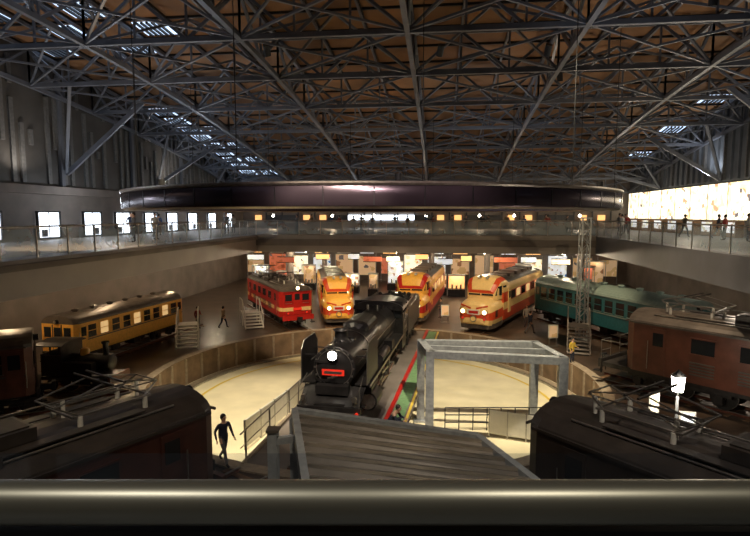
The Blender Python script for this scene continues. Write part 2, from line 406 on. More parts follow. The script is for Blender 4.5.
def roofprof(w,zb,bands,ze,zt,n=6):
    p=[(w,z) for z in [zb]+bands+[ze]]
    for i in range(1,n+1):
        t=math.pi/2*i/n; p.append((w*math.cos(t)*1.0 if i<n else 0.0, ze+(zt-ze)*math.sin(t)))
    return p
def buffer_beam(mb,y,k='blacksat',w=1.3):
    mb.box(0,y,.95,w*2,.14,.4,k)
    mb.box(0,y-.3,.88,.26,.5,.26,'darkmetal'); mb.box(0,y-.56,.88,.34,.14,.4,'darkmetal')
    for s in (-1,1):
        mb.box(s*(w-.15),y-.15,.55,.3,.3,.05,'darkmetal'); mb.box(s*(w-.15),y,.7,.05,.08,.5,'darkmetal')
        mb.cyl((s*.55,y-.14,.75),(s*.55,y-.14,.45),.03,'darkmetal',n=6)
def eloco(name,L,D,dL,dD,length,c1,band=None,decks=True,roofk='roofgrey',sc=1.0,lit=True,w=1.38,bog=2):
    mb=MB(); y0=1.3 if decks else .35; y1=length-y0
    bk=band or c1
    ks=[c1,bk,c1]+[roofk]*6
    P=roofprof(w,1.0,[1.45,1.75],3.05,3.55)
    def sc_(f): return [(x*f,z) for x,z in P]
    mb.loft([(y0,sc_(.84)),(y0+.35,sc_(1)),(y1-.35,sc_(1)),(y1,sc_(.84))],ks)
    mb.box(0,length/2,.92,2.6,length-.5,.2,'blacksat')
    if decks:
        for s,yy in ((1,.1),(-1,length-.1)):
            ye=yy; yi=y0 if s>0 else y1
            for q in (-1,1):
                handrail(mb,[(q*1.2,ye,1.0),(q*1.2,ye,2.0),(q*1.2,yi,2.0)]); handrail(mb,[(q*.4,ye,1.0),(q*.4,ye,2.0),(q*1.2,ye,2.0)]); handrail(mb,[(q*1.2,ye,1.5),(q*.4,ye,1.5)])
    for s,yf in ((-1,y0),(1,y1)):
        ff=s*.02
        for q in (-1,1):
            mb.box(q*.72,yf+ff,2.55,.56,.05,.55,'winglass'); 
            for zz in (2.25,2.85): mb.box(q*.72,yf+ff*1.4,zz,.66,.06,.06,c1)
            for xx in (.4,1.03): mb.box(q*xx,yf+ff*1.4,2.55,.05,.06,.64,c1)
            mb.cyl((q*.78,yf,1.3),(q*.78,yf+s*.12,1.3),.13,'darkmetal',n=12); mb.cyl((q*.78,yf+s*.12,1.3),(q*.78,yf+s*.13,1.3),.1,'redplate',n=12)
        mb.box(0,yf+ff,2.1,.62,.07,1.9,c1); mb.box(0,yf+ff*2.2,2.6,.42,.05,.5,'winglass')
        mb.cyl((0,yf+.1*-s,3.32),(0,yf+s*.22,3.32),.17,'darkmetal',n=16); mb.cyl((0,yf+s*.22,3.32),(0,yf+s*.235,3.32),.14,'lampwarm' if lit and s<0 else 'steel',n=16)
        mb.box(0,yf+s*.09,1.62,.7,.03,.2,'redplate' if lit else 'steel')
        handrail(mb,[(-1.0,yf+s*.08,2.1),(-.45,yf+s*.08,2.1)]); handrail(mb,[(1.0,yf+s*.08,2.1),(.45,yf+s*.08,2.1)])
        mb.beam((-1.2,yf+s*.1,3.08),(1.2,yf+s*.1,3.08),.05,.06,roofk)
    n=int((y1-y0-2)/1.5)
    for s in (-1,1):
        for i in range(n):
            yy=y0+1.4+(y1-y0-2.8)*i/max(1,n-1)
            if i in (0,n-1):
                mb.box(s*w,yy,2.0,.05,.6,1.9,c1); mb.box(s*(w+.02),yy,2.5,.04,.42,.55,'winglass')
                handrail(mb,[(s*(w+.06),yy-.4,1.2),(s*(w+.06),yy-.4,2.4)])
            else:
                mb.box(s*(w+.005),yy,2.5,.04,.85,.6,'winglass'); 
                for zz in range(5): mb.box(s*(w+.02),yy,1.35+zz*.12,.05,.9,.05,roofk)
                mb.box(s*(w+.01),yy,2.82,.06,.95,.05,c1); mb.box(s*(w+.01),yy,2.18,.06,.95,.05,c1)
        mb.box(s*(w-.05),length/2,3.1,.16,y1-y0-.4,.07,roofk)
        mb.box(s*.75,length/2,3.53,.3,y1-y0-3.5,.03,roofk)
        handrail(mb,[(s*.95,y0+1,3.45),(s*.95,y1-1,3.45)],.03)
    for f in (.2,.8): panto(mb,y0+(y1-y0)*f,3.78)
    for f in (.38,.5,.62): 
        mb.box(0,y0+(y1-y0)*f,3.68,1.1,.9,.28,roofk); mb.box(0,y0+(y1-y0)*f,3.83,.9,.7,.05,'blacksat')
        for s in (-1,1): mb.box(s*.85,y0+(y1-y0)*(f+.06),3.52,.4,.6,.22,'steel' if f==.5 else roofk)
    handrail(mb,[(.3,y0+1,3.95),(.3,y1-1,3.95)],.02,'steel')
    for k in range(6): mb.cyl((.3,y0+1.2+(y1-y0-2.4)*k/5,3.5),(.3,y0+1.2+(y1-y0-2.4)*k/5,3.94),.05,'white',n=8)
    for yy in (length*.24,length*.76): bogie(mb,yy,wb=2.4 if bog==2 else 3.2,r=.5,n=bog,w=1.02)
    mb.box(0,length/2,.62,1.8,1.8,.5,'blacksat')
    for yy,s in ((.1,1),(length-.1,-1)):
        buffer_beam(mb,yy,c1 if not decks else 'blacksat') if s>0 else mb.box(0,yy,.95,2.5,.14,.4,'blacksat')
    return mb.place(name,L,D,.12,dL,dD,sc)
def coach(name,L,D,dL,dD,length,cl,cu,roofk='roofgrey',sc=1.0,lit=False,h=3.5,w=1.38):
    mb=MB()
    P=roofprof(w,.95,[1.75,1.85],2.95,h); ks=[cl,'cream' if cl!=cu else cl,cu]+[roofk]*6
    def s_(f): return [(x*f,z) for x,z in P]
    mb.loft([(.1,s_(.88)),(.4,s_(1)),(length-.4,s_(1)),(length-.1,s_(.88))],ks)
    mb.box(0,length/2,.9,2.3,length-.6,.16,'blacksat')
    n=int((length-2.6)/.95)
    for s in (-1,1):
        for i in range(n):
            yy=1.5+(length-3)*i/(n-1)
            mb.box(s*w,yy,2.35,.04,.68,.78,'winlit' if lit and i%3==1 else 'winglass')
            mb.box(s*(w+.01),yy,2.35,.05,.68,.04,cu); mb.box(s*(w+.015),yy,1.94,.06,.76,.04,roofk)
        for yy in (.75,length-.75):
            mb.box(s*(w+.005),yy,1.95,.05,.62,1.85,cl); mb.box(s*(w+.03),yy,2.4,.03,.42,.6,'winglass')
            handrail(mb,[(s*(w+.06),yy-.4,1.3),(s*(w+.06),yy-.4,2.4)])
            mb.box(s*(w-.1),yy,.6,.35,.55,.05,'blacksat')
        mb.box(s*(w+.02),length/2,2.98,.07,length-.6,.05,roofk)
        mb.box(s*(w+.012),length/2,1.82,.03,length-.7,.07,roofk)
    for yf,s in ((.1,-1),(length-.1,1)):
        for q in (-1,0,1): 
            mb.box(q*.76,yf+s*.015,2.4,.5,.04,.66,'winglass'); mb.box(q*.76,yf+s*.02,2.05,.56,.05,.05,cu)
        mb.box(0,yf+s*.02,1.5,.66,.05,1.0,cl)
        for q in (-.34,.34): mb.box(q,yf+s*.04,1.95,.04,.05,1.9,roofk)
        mb.cyl((0,yf,3.1),(0,yf+s*.2,3.1),.14,'darkmetal',n=14); mb.cyl((0,yf+s*.2,3.1),(0,yf+s*.21,3.1),.11,'steel',n=14)
    yy=1.6
    while yy<length-1.2:
        mb.rev([(0,.17),(.1,.17),(.14,.24),(.2,.22),(.25,.02)],(0,yy,h-.05),(0,0,1),roofk,12); yy+=1.6
    bogie(mb,length*.17,n=2); bogie(mb,length*.83,n=2)
    for k in range(4): mb.box((-.5 if k%2 else .5),length*(.36+.09*k),.6,.8,.7,.45,'blacksat')
    buffer_beam(mb,.0,'blacksat',1.1)
    return mb.place(name,L,D,.12,dL,dD,sc)
def bonnet(name,L,D,dL,dD,length,k1,k2,sc=1.0):
    """express unit with long rounded bonnet nose and raised cab"""
    mb=MB()
    def hp(w,zb,zt,rnd=.45,n=7):
        h=zt-zb; zs=zb+h*(1-rnd)
        p=[(w*.93,zb),(w,zb+h*.22),(w,zb+h*.22+(zs-zb-h*.22)*.6),(w,zs)]
        for i in range(1,n+1):
            t=math.pi/2*i/n; p.append((w*math.cos(t)**.7 if i<n else 0.0, zs+(zt-zs)*math.sin(t)))
        return p
    ks=[k1,k2,k2,k1]+[k1]*6
    secs=[(0,hp(.55,.85,1.75)),(.06,hp(.85,.65,2.0)),(.22,hp(1.08,.55,2.17)),(.55,hp(1.24,.5,2.3)),(1.1,hp(1.34,.5,2.38)),(1.9,hp(1.4,.5,2.45)),(2.5,hp(1.4,.5,2.5))]
    mb.loft(secs,ks,True,False,True)
    mb.cyl((0,.05,1.0),(0,-.06,1.0),.24,'steel',n=20); mb.cyl((0,.02,1.0),(0,-.09,1.0),.17,k1,n=20)
    mb.box(0,-.02,1.48,.9,.06,.36,'white'); mb.box(0,-.055,1.48,.7,.02,.2,'red')
    for s in (-1,1):
        mb.cyl((s*.8,.3,1.5),(s*.8,-.02,1.5),.19,'steel',n=18); mb.cyl((s*.8,-.02,1.5),(s*.8,-.035,1.5),.15,'lampwarm',n=18)
        mb.cyl((s*.8,.3,1.0),(s*.8,.0,1.0),.11,'steel',n=14); mb.cyl((s*.8,.0,1.0),(s*.8,-.02,1.0),.08,'redplate',n=14)
        mb.beam((s*.2,-.03,1.75),(s*1.0,.16,1.95),.03,.12,k2); mb.beam((s*.2,-.04,1.28),(s*1.05,.2,1.15),.03,.12,k2)
        for i in range(4): mb.box(s*1.345,1.0+i*.24,1.3,.04,.14,.5,'blacksat')
    mb.loft([(.3,[(1.0,.25),(1.05,.6)]),(.9,[(1.28,.25),(1.3,.6)]),(2.6,[(1.32,.25),(1.34,.6)])],[ 'roofgrey'],True,False)
    def cab(w,zt): return [(w,2.2),(w,2.5),(w,zt-.45)]+[(w*math.cos(math.pi/2*i/5)**.7 if i<5 else 0.0, zt-.45+.45*math.sin(math.pi/2*i/5)) for i in range(1,6)]
    kc=[k1,k1,k1,k2,k2,k1,k1]
    mb.loft([(1.55,cab(1.0,2.96-.0)),(1.9,cab(1.2,3.45)),(2.35,cab(1.3,3.78)),(3.4,cab(1.36,3.82)),(4.1,cab(1.38,3.5))],kc,True,False,True)
    for s in (-1,1):
        mb.poly([(s*.05,1.50,2.5),(s*.92,1.50,2.5),(s*.98,1.84,3.2),(s*.05,1.84,3.32)] if s<0 else [(s*.92,1.50,2.5),(s*.05,1.50,2.5),(s*.05,1.84,3.32),(s*.98,1.84,3.2)],'winglass')
        mb.poly([(s*1.06,1.60,2.5),(s*1.345,2.3,2.5),(s*1.34,2.3,3.2),(s*1.18,1.85,3.15)],'winglass')
        mb.box(s*1.37,2.85,2.85,.06,.7,.6,'winglass')
        mb.cyl((s*.3,2.35,3.78),(s*.3,2.0,3.78),.11,'steel',n=12); mb.cyl((s*.3,2.0,3.78),(s*.3,1.985,3.78),.09,'white',n=12)
    P=roofprof(1.42,.6,[1.35,1.9,2.65],2.95,3.5)
    kk=[k2,k1,k2,k1]+[k1]*2+['roofgrey']*4
    mb.loft([(2.5,P),(length,P)],kk,True,True)
    n=int((length-5.5)/1.5)
    for s in (-1,1):
        for i in range(n): mb.box(s*1.43,5.0+i*1.5,2.28,.04,1.05,.6,'winlit' if i%2 else 'winglass')
        mb.box(s*1.43,4.0,1.95,.05,.65,1.85,k1); mb.box(s*1.45,4.0,2.35,.03,.4,.5,'winglass')
        mb.box(s*1.36,length/2+1,.55,.06,length-3,.3,'roofgrey')
    for i in range(int((length-5)/2)): mb.box(0,5+i*2,3.58,1.5,1.3,.25,'roofgrey')
    bogie(mb,3.2,r=.43); bogie(mb,length-2.5,r=.43)
    return mb.place(name,L,D,.12,dL,dD,sc)

def steam(name,L,D,dL,dD,sc):
    mb=MB(); B='black'; zc=2.5
    mb.box(0,.35,1.02,2.5,.14,.42,B); mb.box(0,.05,.92,.28,.5,.28,'steel'); mb.box(0,-.22,.92,.36,.14,.44,'steel')
    mb.box(0,.27,1.02,2.5,.02,.05,'steel')
    for i in range(7): x=-.9+.3*i; mb.beam((x,.3,.8),(x*.9,.12,.3),.06,.06,B)
    mb.beam((-.95,.12,.3),(.95,.12,.3),.06,.08,B)
    for s in (-1,1):
        mb.cyl((s*1.12,.3,1.02),(s*1.12,.16,1.02),.07,'redplate',n=10)
        mb.cyl((s*1.0,.45,1.25),(s*1.0,.45,1.55),.08,'steel',n=10); mb.cyl((s*1.0,.45,1.55),(s*1.0,.3,1.55),.1,'steel',n=12)
        handrail(mb,[(s*1.2,.32,1.2),(s*1.2,.4,1.9),(s*1.15,1.3,2.2)],.02)
        for k in range(3): mb.box(s*1.22,.6+.12*k,.45+.35*k,.28,.22,.04,B)
    mb.poly([(-1.2,.4,1.24),(1.2,.4,1.24),(1.25,1.35,1.75),(-1.25,1.35,1.75)],B)
    mb.box(0,.75,1.05,1.2,.8,.5,B)
    mb.box(0,.95,1.72,1.3,.4,.35,B)
    mb.cyl((0,1.25,zc),(0,4.0,zc),.86,B,n=36)
    mb.rev([(0,.86),(-.04,.86),(-.05,.80),(-.05,.70),(-.10,.60),(-.16,.4),(-.19,.2),(-.20,.001)],(0,1.25,zc),(0,1,0),B,36)
    mb.rev([(0,.70),(-.07,.72),(-.05,.75),(0,.76)],(0,1.25,zc),(0,1,0),'steel',36)
    mb.cyl((0,1.06,zc-.3),(0,.92,zc-.3),.05,'steel',n=10); mb.beam((-.2,.94,zc-.35),(.2,.94,zc-.25),.03,.05,'steel')
    for z in (-.5,.25): mb.beam((-.75,1.14,zc+z),(.1,1.03,zc+z),.04,.09,B)
    for i in range(16):
        t=2*math.pi*i/16; mb.box(.79*math.cos(t),1.19,zc+.79*math.sin(t),.07,.05,.07,'steel')
    mb.box(0,1.03,zc-.14,.9,.03,.24,'redplate'); mb.box(0,1.01,zc-.14,.7,.02,.1,'steel')
    mb.beam((0,1.3,3.1),(0,1.0,3.0),.14,.1,B); mb.cyl((0,1.3,3.06),(0,.92,3.06),.17,B,r2=.21,n=20); mb.cyl((0,.92,3.06),(0,.90,3.06),.18,'lamp',n=20)
    mb.cyl((0,4.0,zc),(0,7.4,zc+.02),.88,B,n=36); mb.cyl((0,7.4,zc+.02),(0,8.6,zc+.03),.88,B,r2=.96,n=36); mb.cyl((0,8.6,zc+.03),(0,10.8,zc+.03),.96,B,n=36)
    mb.box(0,9.6,1.75,1.75,2.4,1.2,B)
    for y in (1.3,4.0,5.2,6.4,7.4,8.6,9.8): mb.rev([(0,.9),(.07,.9)],(0,y,zc+.01),(0,1,0),'steel' if y==4.0 else B,36) if y<7.5 else mb.rev([(0,.975),(.07,.975)],(0,y,zc+.03),(0,1,0),B,36)
    mb.rev([(0,.42),(.12,.3),(.2,.27),(.48,.27),(.51,.33),(.56,.33),(.56,.2),(.3,.2)],(0,2.35,zc+.76),(0,0,1),B,24)
    D_=[(.6,3.2),(.62,3.42),(.5,3.57),(.3,3.64),(0,3.68)]
    mb.loft([(4.6,[(x*.45,z-.22) for x,z in D_]),(4.75,[(x*.8,z-.06) for x,z in D_]),(5.0,D_),(7.0,D_),(7.25,[(x*.8,z-.06) for x,z in D_]),(7.4,[(x*.45,z-.22) for x,z in D_])],[B]*4,sm=True)
    for s in (-1,1): mb.cyl((s*.25,8.9,3.3),(s*.25,8.9,3.75),.06,'steel',n=8)
    mb.cyl((0,1.9,3.3),(.0,1.9,3.45),.1,B,n=10); mb.cyl((-.45,2.9,3.2),(.45,2.9,3.2),.17,B,n=14)
    mb.cyl((.35,9.6,3.3),(.35,10.1,3.45),.13,B,n=10)
    for s in (-1,1):
        mb.box(s*1.12,6.1,1.83,.62,9.6,.06,B); mb.box(s*1.42,6.1,1.8,.03,9.6,.12,'steel')
        x=s*1.33
        pts=[(1.15,1.9),(3.3,1.9),(3.3,3.15),(2.9,3.5),(1.5,3.5),(1.15,3.2)]
        q=[(x,y,z) for y,z in pts]; mb.poly(q,B); mb.poly([(x+s*.03,y,z) for y,z in reversed(pts)],B)
        handrail(mb,q+[q[0]],.022,'steel')
        for y in (1.6,2.8): mb.beam((x,y,2.9),(s*.8,y,2.9),.04,.04,B)
        handrail(mb,[(s*.98,1.3,2.75),(s*.98,7.4,2.75),(s*1.05,10.2,2.8)],.022,'steel')
        mb.cyl((s*.95,4.0,2.2),(s*.95,9.6,2.2),.05,B,n=8); mb.cyl((s*1.2,4.3,2.08),(s*1.2,6.2,2.08),.22,B,n=16)
        mb.box(s*1.2,7.2,2.1,.4,.7,.45,B); 
        mb.cyl((s*1.15,2.15,.88),(s*1.15,3.35,.88),.4,B,n=20); mb.cyl((s*1.12,2.05,1.42),(s*1.12,3.45,1.42),.22,B,n=16); mb.box(s*1.0,2.75,1.2,.6,1.1,.5,B)
        mb.cyl((s*1.15,2.1,.88),(s*1.15,2.15,.88),.32,'steel',n=20)
        mb.beam((s*1.15,3.35,.88),(s*1.15,5.0,.88),.07,.09,'steel'); mb.beam((s*1.22,3.4,1.1),(s*1.22,5.0,1.1),.1,.08,'steel')
        mb.beam((s*1.2,4.9,.88),(s*1.2,7.1,.62),.06,.12,'steel'); mb.beam((s*1.12,5.1,.65),(s*1.12,8.95,.65),.06,.13,'steel')
        mb.beam((s*1.28,4.7,1.35),(s*1.28,6.3,1.2),.05,.1,'steel'); mb.beam((s*1.3,6.3,1.6),(s*1.3,6.4,.8),.05,.1,'steel'); mb.beam((s*1.3,6.4,.8),(s*1.3,7.1,.65),.05,.08,'steel')
        for y in (5.1,7.03,8.95):
            X=s*.72
            mb.rev([(0,.76),(0,.87),(.14,.87),(.14,.76)],(X-.07,y,.87),(1,0,0),'tyre',32,False)
            mb.rev([(.0,.70),(.0,.78),(.13,.78),(.13,.70),(0,.70)],(X-.065,y,.87),(1,0,0),'wheel',32,False)
            mb.cyl((X-.1,y,.87),(X+.1,y,.87),.17,'wheel',n=14)
            for k in range(12):
                t=2*math.pi*k/12; mb.beam((X,y,.87),(X,y+.72*math.cos(t),.87+.72*math.sin(t)),.06,.07,'wheel')
            mb.cyl((X,y,.65),(s*1.16,y,.65),.08,'steel',n=10)
        mb.box(s*1.38,11.6,2.35,.05,1.9,1.3,B); mb.box(s*1.41,11.5,2.75,.03,.6,.5,'winglass'); mb.box(s*1.41,12.15,2.75,.03,.4,.5,'winglass'); mb.box(s*1.38,12.35,3.0,.05,.4,.9,B)
        mb.box(s*1.42,11.6,2.1,.02,.8,.16,'steel')
        mb.box(s*1.2,11.5,1.3,.3,1.4,.7,B)
    for y in (1.35,3.9): wheelset(mb,y,.47)
    wheelset(mb,10.7,.52)
    mb.box(0,6.2,.95,1.0,10.4,.4,B)
    mb.box(0,10.7,2.7,2.76,.06,2.0,B)
    for s in (-1,1): mb.box(s*1.1,10.66,3.0,.35,.03,.5,'winglass')
    P=[(1.42,3.2),(1.42,3.3)]+[(1.42*math.cos(math.pi/2*i/5) if i<5 else 0.0,3.3+.42*math.sin(math.pi/2*i/5)) for i in range(1,6)]
    mb.loft([(10.5,P),(12.9,P)],[B]*6); mb.box(0,11.7,1.7,2.7,2.1,.1,B)
    mb.loft([(13.1,[(1.3,1.15),(1.38,1.3),(1.38,2.85),(1.3,2.95),(0,2.96)]),(19.0,[(1.3,1.15),(1.38,1.3),(1.38,2.85),(1.3,2.95),(0,2.96)])],[B]*4)
    mb.loft([(13.3,[(1.2,2.9),(.9,3.1),(0,3.2)]),(15,[(1.2,2.9),(.8,3.4),(0,3.55)]),(17,[(1.2,2.9),(.8,3.15),(0,3.25)])],['coal']*2)
    for k in range(70): mb.sph((-.95+1.9*R(),13.5+3.4*R(),3.05+.3*R()),.1+.06*R(),'coal',6,4)
    mb.box(0,18,3.05,.6,.6,.2,B); mb.box(0,16,1.05,2.3,5.8,.2,B)
    for s in (-1,1):
        mb.box(s*1.33,15.2,3.08,.05,4.0,.35,B); handrail(mb,[(s*1.42,18.8,1.3),(s*1.42,18.8,2.8)])
    bogie(mb,14.6,1.7,.43); bogie(mb,17.5,1.7,.43)
    return mb.place(name,L,D,.14,dL,dD,sc)
def tank(name,L,D,dL,dD,sc=1.0):
    mb=MB();B='black'
    mb.box(0,.2,.85,2.2,.14,.4,'brown'); mb.cyl((0,.6,1.75),(0,3.4,1.75),.5,B,n=24)
    mb.rev([(0,.5),(-.05,.46),(-.1,.25),(-.12,.001)],(0,.6,1.75),(0,1,0),B,24)
    mb.rev([(0,.26),(.1,.16),(.7,.17),(.75,.24),(.85,.24)],(0,1.0,2.2),(0,0,1),B,16)
    mb.rev([(0,.28),(.35,.27),(.45,.18),(.5,.001)],(0,2.4,2.15),(0,0,1),'trainyel',16)
    for s in (-1,1):
        mb.box(s*.85,2.3,1.45,.5,2.0,.9,B); mb.cyl((s*.85,.7,.6),(s*.85,1.3,.6),.22,B,n=14)
        for y in (1.7,3.0): mb.rev([(0,.1),(0,.5),(.1,.5),(.1,.1)],(s*.56-.05,y,.5),(1,0,0),'wheel',18,False)
        mb.beam((s*.72,1.7,.4),(s*.72,3.0,.4),.05,.08,'steel')
        mb.box(s*1.05,3.9,1.7,.05,1.2,1.3,B); mb.box(s*1.0,4.0,2.6,.05,.1,.8,B); mb.box(s*1.0,3.4,2.6,.05,.1,.8,B)
    mb.box(0,3.3,2.2,2.1,.06,1.5,B); mb.box(0,4.6,1.7,2.1,.06,1.4,B); mb.box(0,2.6,.85,2.0,4.9,.2,B)
    P=[(1.2,2.9),(1.2,2.96),(.8,3.1),(0,3.18)]; mb.loft([(3.1,P),(4.9,P)],[B]*3)
    wheelset(mb,4.3,.35)
    mb.place(name,L,D,.12,dL,dD,sc)
def track(L,D,dL,dD,length,name='railway_track'):
    mb=MB()
    for s in (-1,1):
        mb.box(s*.56,length/2,.105,.065,length,.03,'tyre'); mb.box(s*.56,length/2,.05,.025,length,.1,'brown'); mb.box(s*.56,length/2,.01,.13,length,.02,'brown')
    k=.3
    while k<length: mb.box(0,k,.012,1.9,.2,.024,'wood'); k+=.7
    mb.place(name,L,D,0,dL,dD)
def un(a,b): l=math.hypot(a,b); return a/l,b/l
SD=un(.195,1)
steam('steam_locomotive',-1.66,17.7,SD[0],SD[1],.90)
mb=MB(); LB=PR-.12
mb.box(.15,0,-.10,4.7,2*LB,.18,'concrete')
for s in (-1,1):
    mb.box(s*.56,0,.02,.14,2*LB,.04,'brown'); mb.box(s*.56,0,.085,.065,2*LB,.09,'tyre')
    mb.box(s*.9,0,-.6,.16,2*LB-1,.85,'frame')
    for k in range(13): mb.box(s*.99,-9+k*1.5,-.6,.08,.08,.8,'frame')
    for e in (-1,1):
        for q in (-.35,.35): mb.cyl((s*.9-.06+q,e*(PR-.7),-1.09),(s*.9+.06+q,e*(PR-.7),-1.09),.19,'wheel',n=16)
mb.box(0,0,-1.15,1.6,1.6,.5,'blacksat'); 
mb.box(1.68,0,.04,.16,2*LB,.08,'red'); mb.box(2.05,0,-.005,.5,2*LB,.02,'green'); mb.box(2.42,0,.0,.1,2*LB,.03,'yellow')
mb.box(-2.1,0,.04,.12,2*LB,.08,'curb')
for y in range(-10,11,2): mb.beam((-2.15,y,0),(-2.15,y,1.0),.05,.05,'steel')
handrail(mb,[(-2.15,-LB,1.0),(-2.15,LB,1.0)],.025); handrail(mb,[(-2.15,-LB,.55),(-2.15,LB,.55)],.018)
mb.place('turntable_bridge',-.1,26,0,*SD)
mb=MB(); 
for k in range(6): mb.box(0,.65+k*1.25,.66,.05,1.2,1.1,'white'); mb.box(0,k*1.25+.02,.6,.08,.06,1.25,'steel')
mb.box(0,7.52,.6,.08,.06,1.25,'steel')
mb.place('barrier_fence',-5.1,20.4,-1.4,*un(1.75,6))
def rs(fn,name,L,D,dL,dD,length,*a,**k):
    dL,dD=un(dL,dD); 
    cx,cy=L+.1,D-26; b=dL*cx+dD*cy; c=cx*cx+cy*cy-(PR+.45)**2; disc=b*b-c
    back=.4
    if disc>0 and b>0 and -b+math.sqrt(disc)<0: back=b-math.sqrt(disc)-.05
    elif disc>0: back=-.6
    track(L-dL*back,D-dD*back,dL,dD,length+back+.3)
    fn(name,L,D,dL,dD,length,*a,**k)
rs(eloco,'electric_locomotive',-5.15,35.9,-.45,.9,12,'red','cream',decks=False,roofk='roofgrey',sc=.84)
rs(bonnet,'express_train',-2.5,37.0,-.13,.98,15,'trainyel','orange',sc=.84)
rs(bonnet,'express_train',2.3,37.4,.22,.97,15,'trainyel','red',sc=.9)
rs(bonnet,'express_train',6.45,34.9,.5,.87,15,'cream','orange',sc=.92)
rs(coach,'railway_coach',12.9,40,.30,-.95,14,'teal','teal','tealpale',sc=.93)
rs(eloco,'electric_locomotive',11.3,25.1,.6,-.8,14,'brown',sc=1.0,bog=3,lit=False)
rs(eloco,'electric_locomotive',4.3,13.0,.58,-.81,12.5,'darkbrown',roofk='roofdark',sc=.93,lit=False,decks=False)
rs(eloco,'electric_locomotive',-4.8,13.9,-.55,-.83,12.5,'maroon',roofk='roofdark',sc=.93,lit=False,decks=False)
rs(coach,'railway_coach',-13.5,21.1,-.85,-.5,8,'brown','brown','roofgrey',sc=.92)
rs(coach,'railway_coach',-15.8,26.3,2.4,9.5,11.8,'trainyel','trainyel','roofgrey',sc=.78,lit=True)
track(-11.1,23.3,*un(-1,.1),4.6); tank('tank_locomotive',-11.2,23.3,*un(-1,.1),sc=.70)
# ---------------------------------------------------------------- portal frame
mb=MB(); W=.34
c=[(2.25,21.6),(7.35,20.6),(7.0,23.2),(2.05,23.5)]
H0=2.3
P=[G(a,b) for a,b in c]
for p in P:
    mb.beam((p.x,p.y,-1.4),(p.x,p.y,H0),W,W,'frame'); mb.box(p.x,p.y,-1.36,.6,.6,.08,'frame')
for i in range(4):
    a,b=P[i],P[(i+1)%4]; mb.beam((a.x,a.y,H0-.15),(b.x,b.y,H0-.15),W*.95,.3,'frame')
a=(P[0]+P[3])/2;b=(P[1]+P[2])/2; mb.beam((a.x,a.y,H0-.12),(b.x,b.y,H0-.12),.16,.2,'frame')
mb.obj('steel_portal_frame')
mb=MB()
for k in range(8): mb.beam((k*.6,0,0),(k*.6,0,1.0),.04,.04,'darkmetal')
for z in (.35,.68,1.0): mb.cyl((0,0,z),(4.2,0,z),.025,'darkmetal',n=6)
mb.obj('guard_railing',G(3.0,22.4,-1.4),A)
mb=MB()
for k in range(3): mb.box(k*.75,0,.65,.7,.05,1.0,'white'); mb.box(k*.75-.37,0,.6,.05,.07,1.2,'steel')
mb.obj('barrier_fence',G(5.1,21.6,-1.4),A-.4)
# ---------------------------------------------------------------- slatted canopy (trapezoid plan)
mb=MB()
ca,cb,cc,cd=Vector((-1.5,9.75,4.1)),Vector((1.75,8.9,3.95)),Vector((3.3,5.6,3.6)),Vector((-.65,5.8,3.75))
ca,cb,cc,cd=[G(v.x,v.y,v.z) for v in (ca,cb,cc,cd)]
ns=12
for k in range(ns):
    l0=ca.lerp(cd,k/ns); r0=cb.lerp(cc,k/ns); l1=ca.lerp(cd,(k+1)/ns); r1=cb.lerp(cc,(k+1)/ns)
    up=Vector((0,0,.10)); lm=l0.lerp(l1,.72); rm=r0.lerp(r1,.72)
    mb.poly([l0,r0,rm+up,lm+up],'slat'); mb.poly([lm+up,rm+up,r1,l1],'roofgrey')
    mb.beam(lm+up,rm+up,.05,.05,'slat')
dn=Vector((0,0,-.1))
for a,b in ((ca,cb),(cb,cc),(cc,cd),(cd,ca)): mb.beam(a,b,.12,.26,'frame')
mb.poly([ca+dn,cd+dn,cc+dn,cb+dn],'roofgrey')
for q in (ca,cb,cc,cd): mb.beam((q.x,q.y,0),(q.x,q.y,q.z-.05),.16,.16,'frame')
p=G(-1.83,9.35); mb.beam((p.x,p.y,0),(p.x,p.y,3.95),.17,.17,'frame'); mb.box(p.x,p.y,3.97,.22,.22,.05,'roofgrey',rz=A); q=ca.lerp(cd,.12); mb.beam((p.x,p.y,3.75),(q.x,q.y,3.85),.12,.12,'frame')
mb.obj('platform_canopy')
# ---------------------------------------------------------------- boarding stairs, info panels, lamps
def stairs(L,D,dL,dD,n=6,k='white'):
    mb=MB()
    for i in range(n): mb.box(0,.28*i,.1+.17*i,1.2,.3,.04,k)
    for s in (-1,1):
        mb.beam((s*.6,-.1,.05),(s*.6,.28*n,.17*n+.05),.06,.22,k)
        for i in (0,n//2,n): mb.beam((s*.6,.28*i,.17*i),(s*.6,.28*i,.17*i+1),.04,.04,k)
        mb.cyl((s*.6,0,1.0),(s*.6,.28*n,.17*n+1),.03,k,n=8); mb.cyl((s*.6,.28*n,.17*n+1),(s*.6,.28*n+1.2,.17*n+1),.03,k,n=8)
        for y in (.28*n,.28*n+1.2): mb.beam((s*.6,y,0),(s*.6,y,.17*n+1),.06,.06,k)
    mb.box(0,.28*n+.6,.17*n,1.2,1.2,.08,k)
    mb.place('boarding_stairs',L,D,0,dL,dD)
stairs(-11.0,31.0,*un(-.3,1),k='white'); stairs(11.4,29.6,*un(.35,1),n=7,k='fascia'); stairs(-8.3,36.6,*un(-.4,1),k='white',n=5)
def panel(L,D,rz=0,w=.9,h=1.1,k='poster_cool'):
    mb=MB(); mb.box(0,0,.5+h/2,w,.06,h,'white'); mb.box(0,-.035,.5+h/2,w-.12,.01,h-.12,k)
    for s in (-1,1): mb.box(s*(w/2-.08),0,.3,.06,.05,.6,'steel')
    mb.box(0,0,.02,w,.4,.04,'steel')
    mb.obj('information_panel',G(L,D),A+rz)
